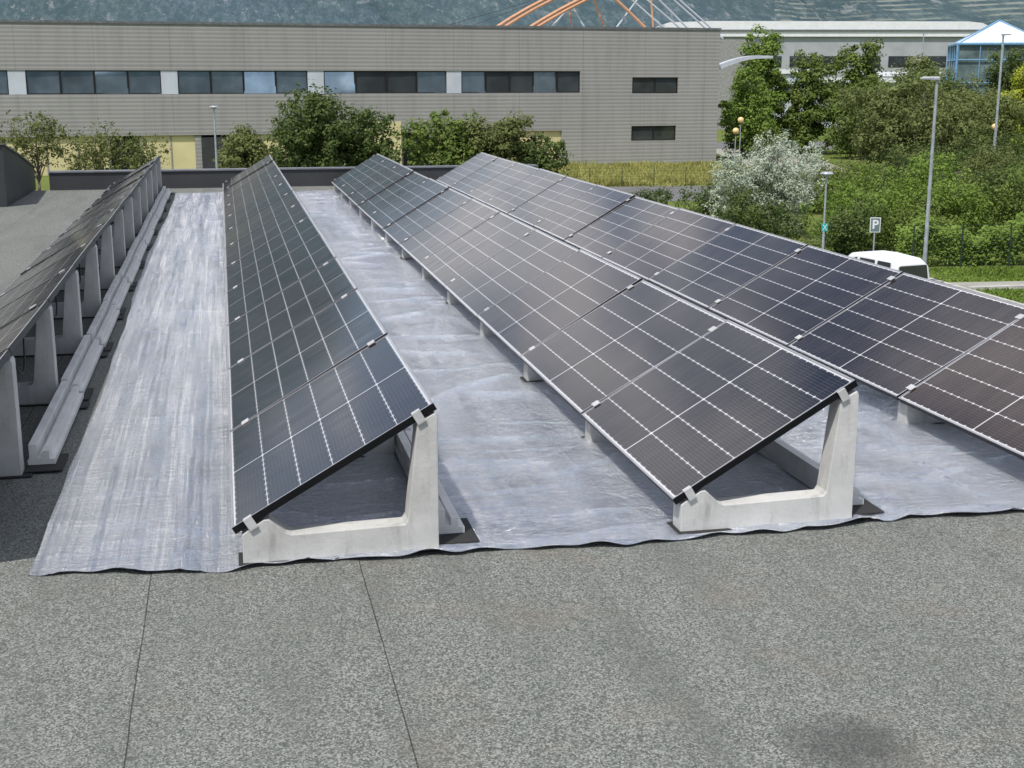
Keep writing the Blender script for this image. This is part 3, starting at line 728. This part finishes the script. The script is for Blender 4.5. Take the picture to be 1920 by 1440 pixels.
for i,(k,D,w,h) in enumerate([(.27,230,14,7.5),(.305,240,12,8.5),(.20,250,18,9)]):
    x,y=W(k,D,0); e=thing('small_building',(x,y,GZ),'low pale building beyond the trees','building',(0,0,-.2))
    b=B(); b.box(-w/2,w/2,0,8,0,h); b.obj('wall',['pier'],e); b=B(); b.prism([(-w/2-.4,h+.003),(w/2+.4,h+.003),(w/2,h+.8),(-w/2,h+.8)],-.4,8.4); b.obj('roof',['white'],e)
    for q in range(4):
        b=B(); b.box(-w/2+1+q*w/4.2,-w/2+1+q*w/4.2+w/7,-.05,-.01,h*.55,h*.8); b.obj('window',['glass'],e)

# ---------------------------------------------------------------- light, sky, camera
EL,AZ=R(60),R(220)
w=bpy.data.worlds.new('World'); sc.world=w; w.use_nodes=True; nt=w.node_tree; bg=nt.nodes['Background']
sky=nt.nodes.new('ShaderNodeTexSky'); sky.sky_type='NISHITA'; sky.sun_disc=False; sky.sun_elevation=EL; sky.sun_rotation=AZ
tc=nt.nodes.new('ShaderNodeTexCoord'); mp=nt.nodes.new('ShaderNodeMapping'); mp.inputs['Scale'].default_value=(1,1,2.0)
nz=nt.nodes.new('ShaderNodeTexNoise'); nz.inputs['Scale'].default_value=6.5; nz.inputs['Detail'].default_value=7; nz.inputs['Roughness'].default_value=.58
rp=nt.nodes.new('ShaderNodeValToRGB'); rp.color_ramp.elements[0].position=.46; rp.color_ramp.elements[1].position=.57
rp.color_ramp.elements[0].color=(0,0,0,1); rp.color_ramp.elements[1].color=(.9,.9,.9,1)
mx=nt.nodes.new('ShaderNodeMix'); mx.data_type='RGBA'; mx.inputs[7].default_value=(9.2,9.0,9.1,1)
nt.links.new(tc.outputs['Generated'],mp.inputs[0]); nt.links.new(mp.outputs[0],nz.inputs['Vector']); nt.links.new(nz.outputs[0],rp.inputs[0])
nt.links.new(rp.outputs[0],mx.inputs[0]); nt.links.new(sky.outputs[0],mx.inputs[6]); nt.links.new(mx.outputs[2],bg.inputs['Color'])
bg.inputs['Strength'].default_value=.128
sd=bpy.data.lights.new('sun','SUN'); sd.energy=4.1; sd.angle=R(.7); sd.color=(1,.96,.90)
so=bpy.data.objects.new('sun',sd); col.objects.link(so)
dirv=Vector((math.cos(EL)*math.sin(AZ),math.cos(EL)*math.cos(AZ),math.sin(EL)))
so.rotation_euler=dirv.to_track_quat('Z','Y').to_euler(); so.location=(-30,-30,40)
cam=bpy.data.cameras.new('camera'); co=bpy.data.objects.new('camera',cam); col.objects.link(co)
cam.sensor_width=36; cam.lens=2500/1920*36; cam.clip_start=.1; cam.clip_end=9000
co.location=(0,0,H); co.rotation_euler=(R(90-12.91),0,R(-12.06)); sc.camera=co
sc.view_settings.view_transform='Standard'; sc.view_settings.look='None'; sc.view_settings.exposure=0
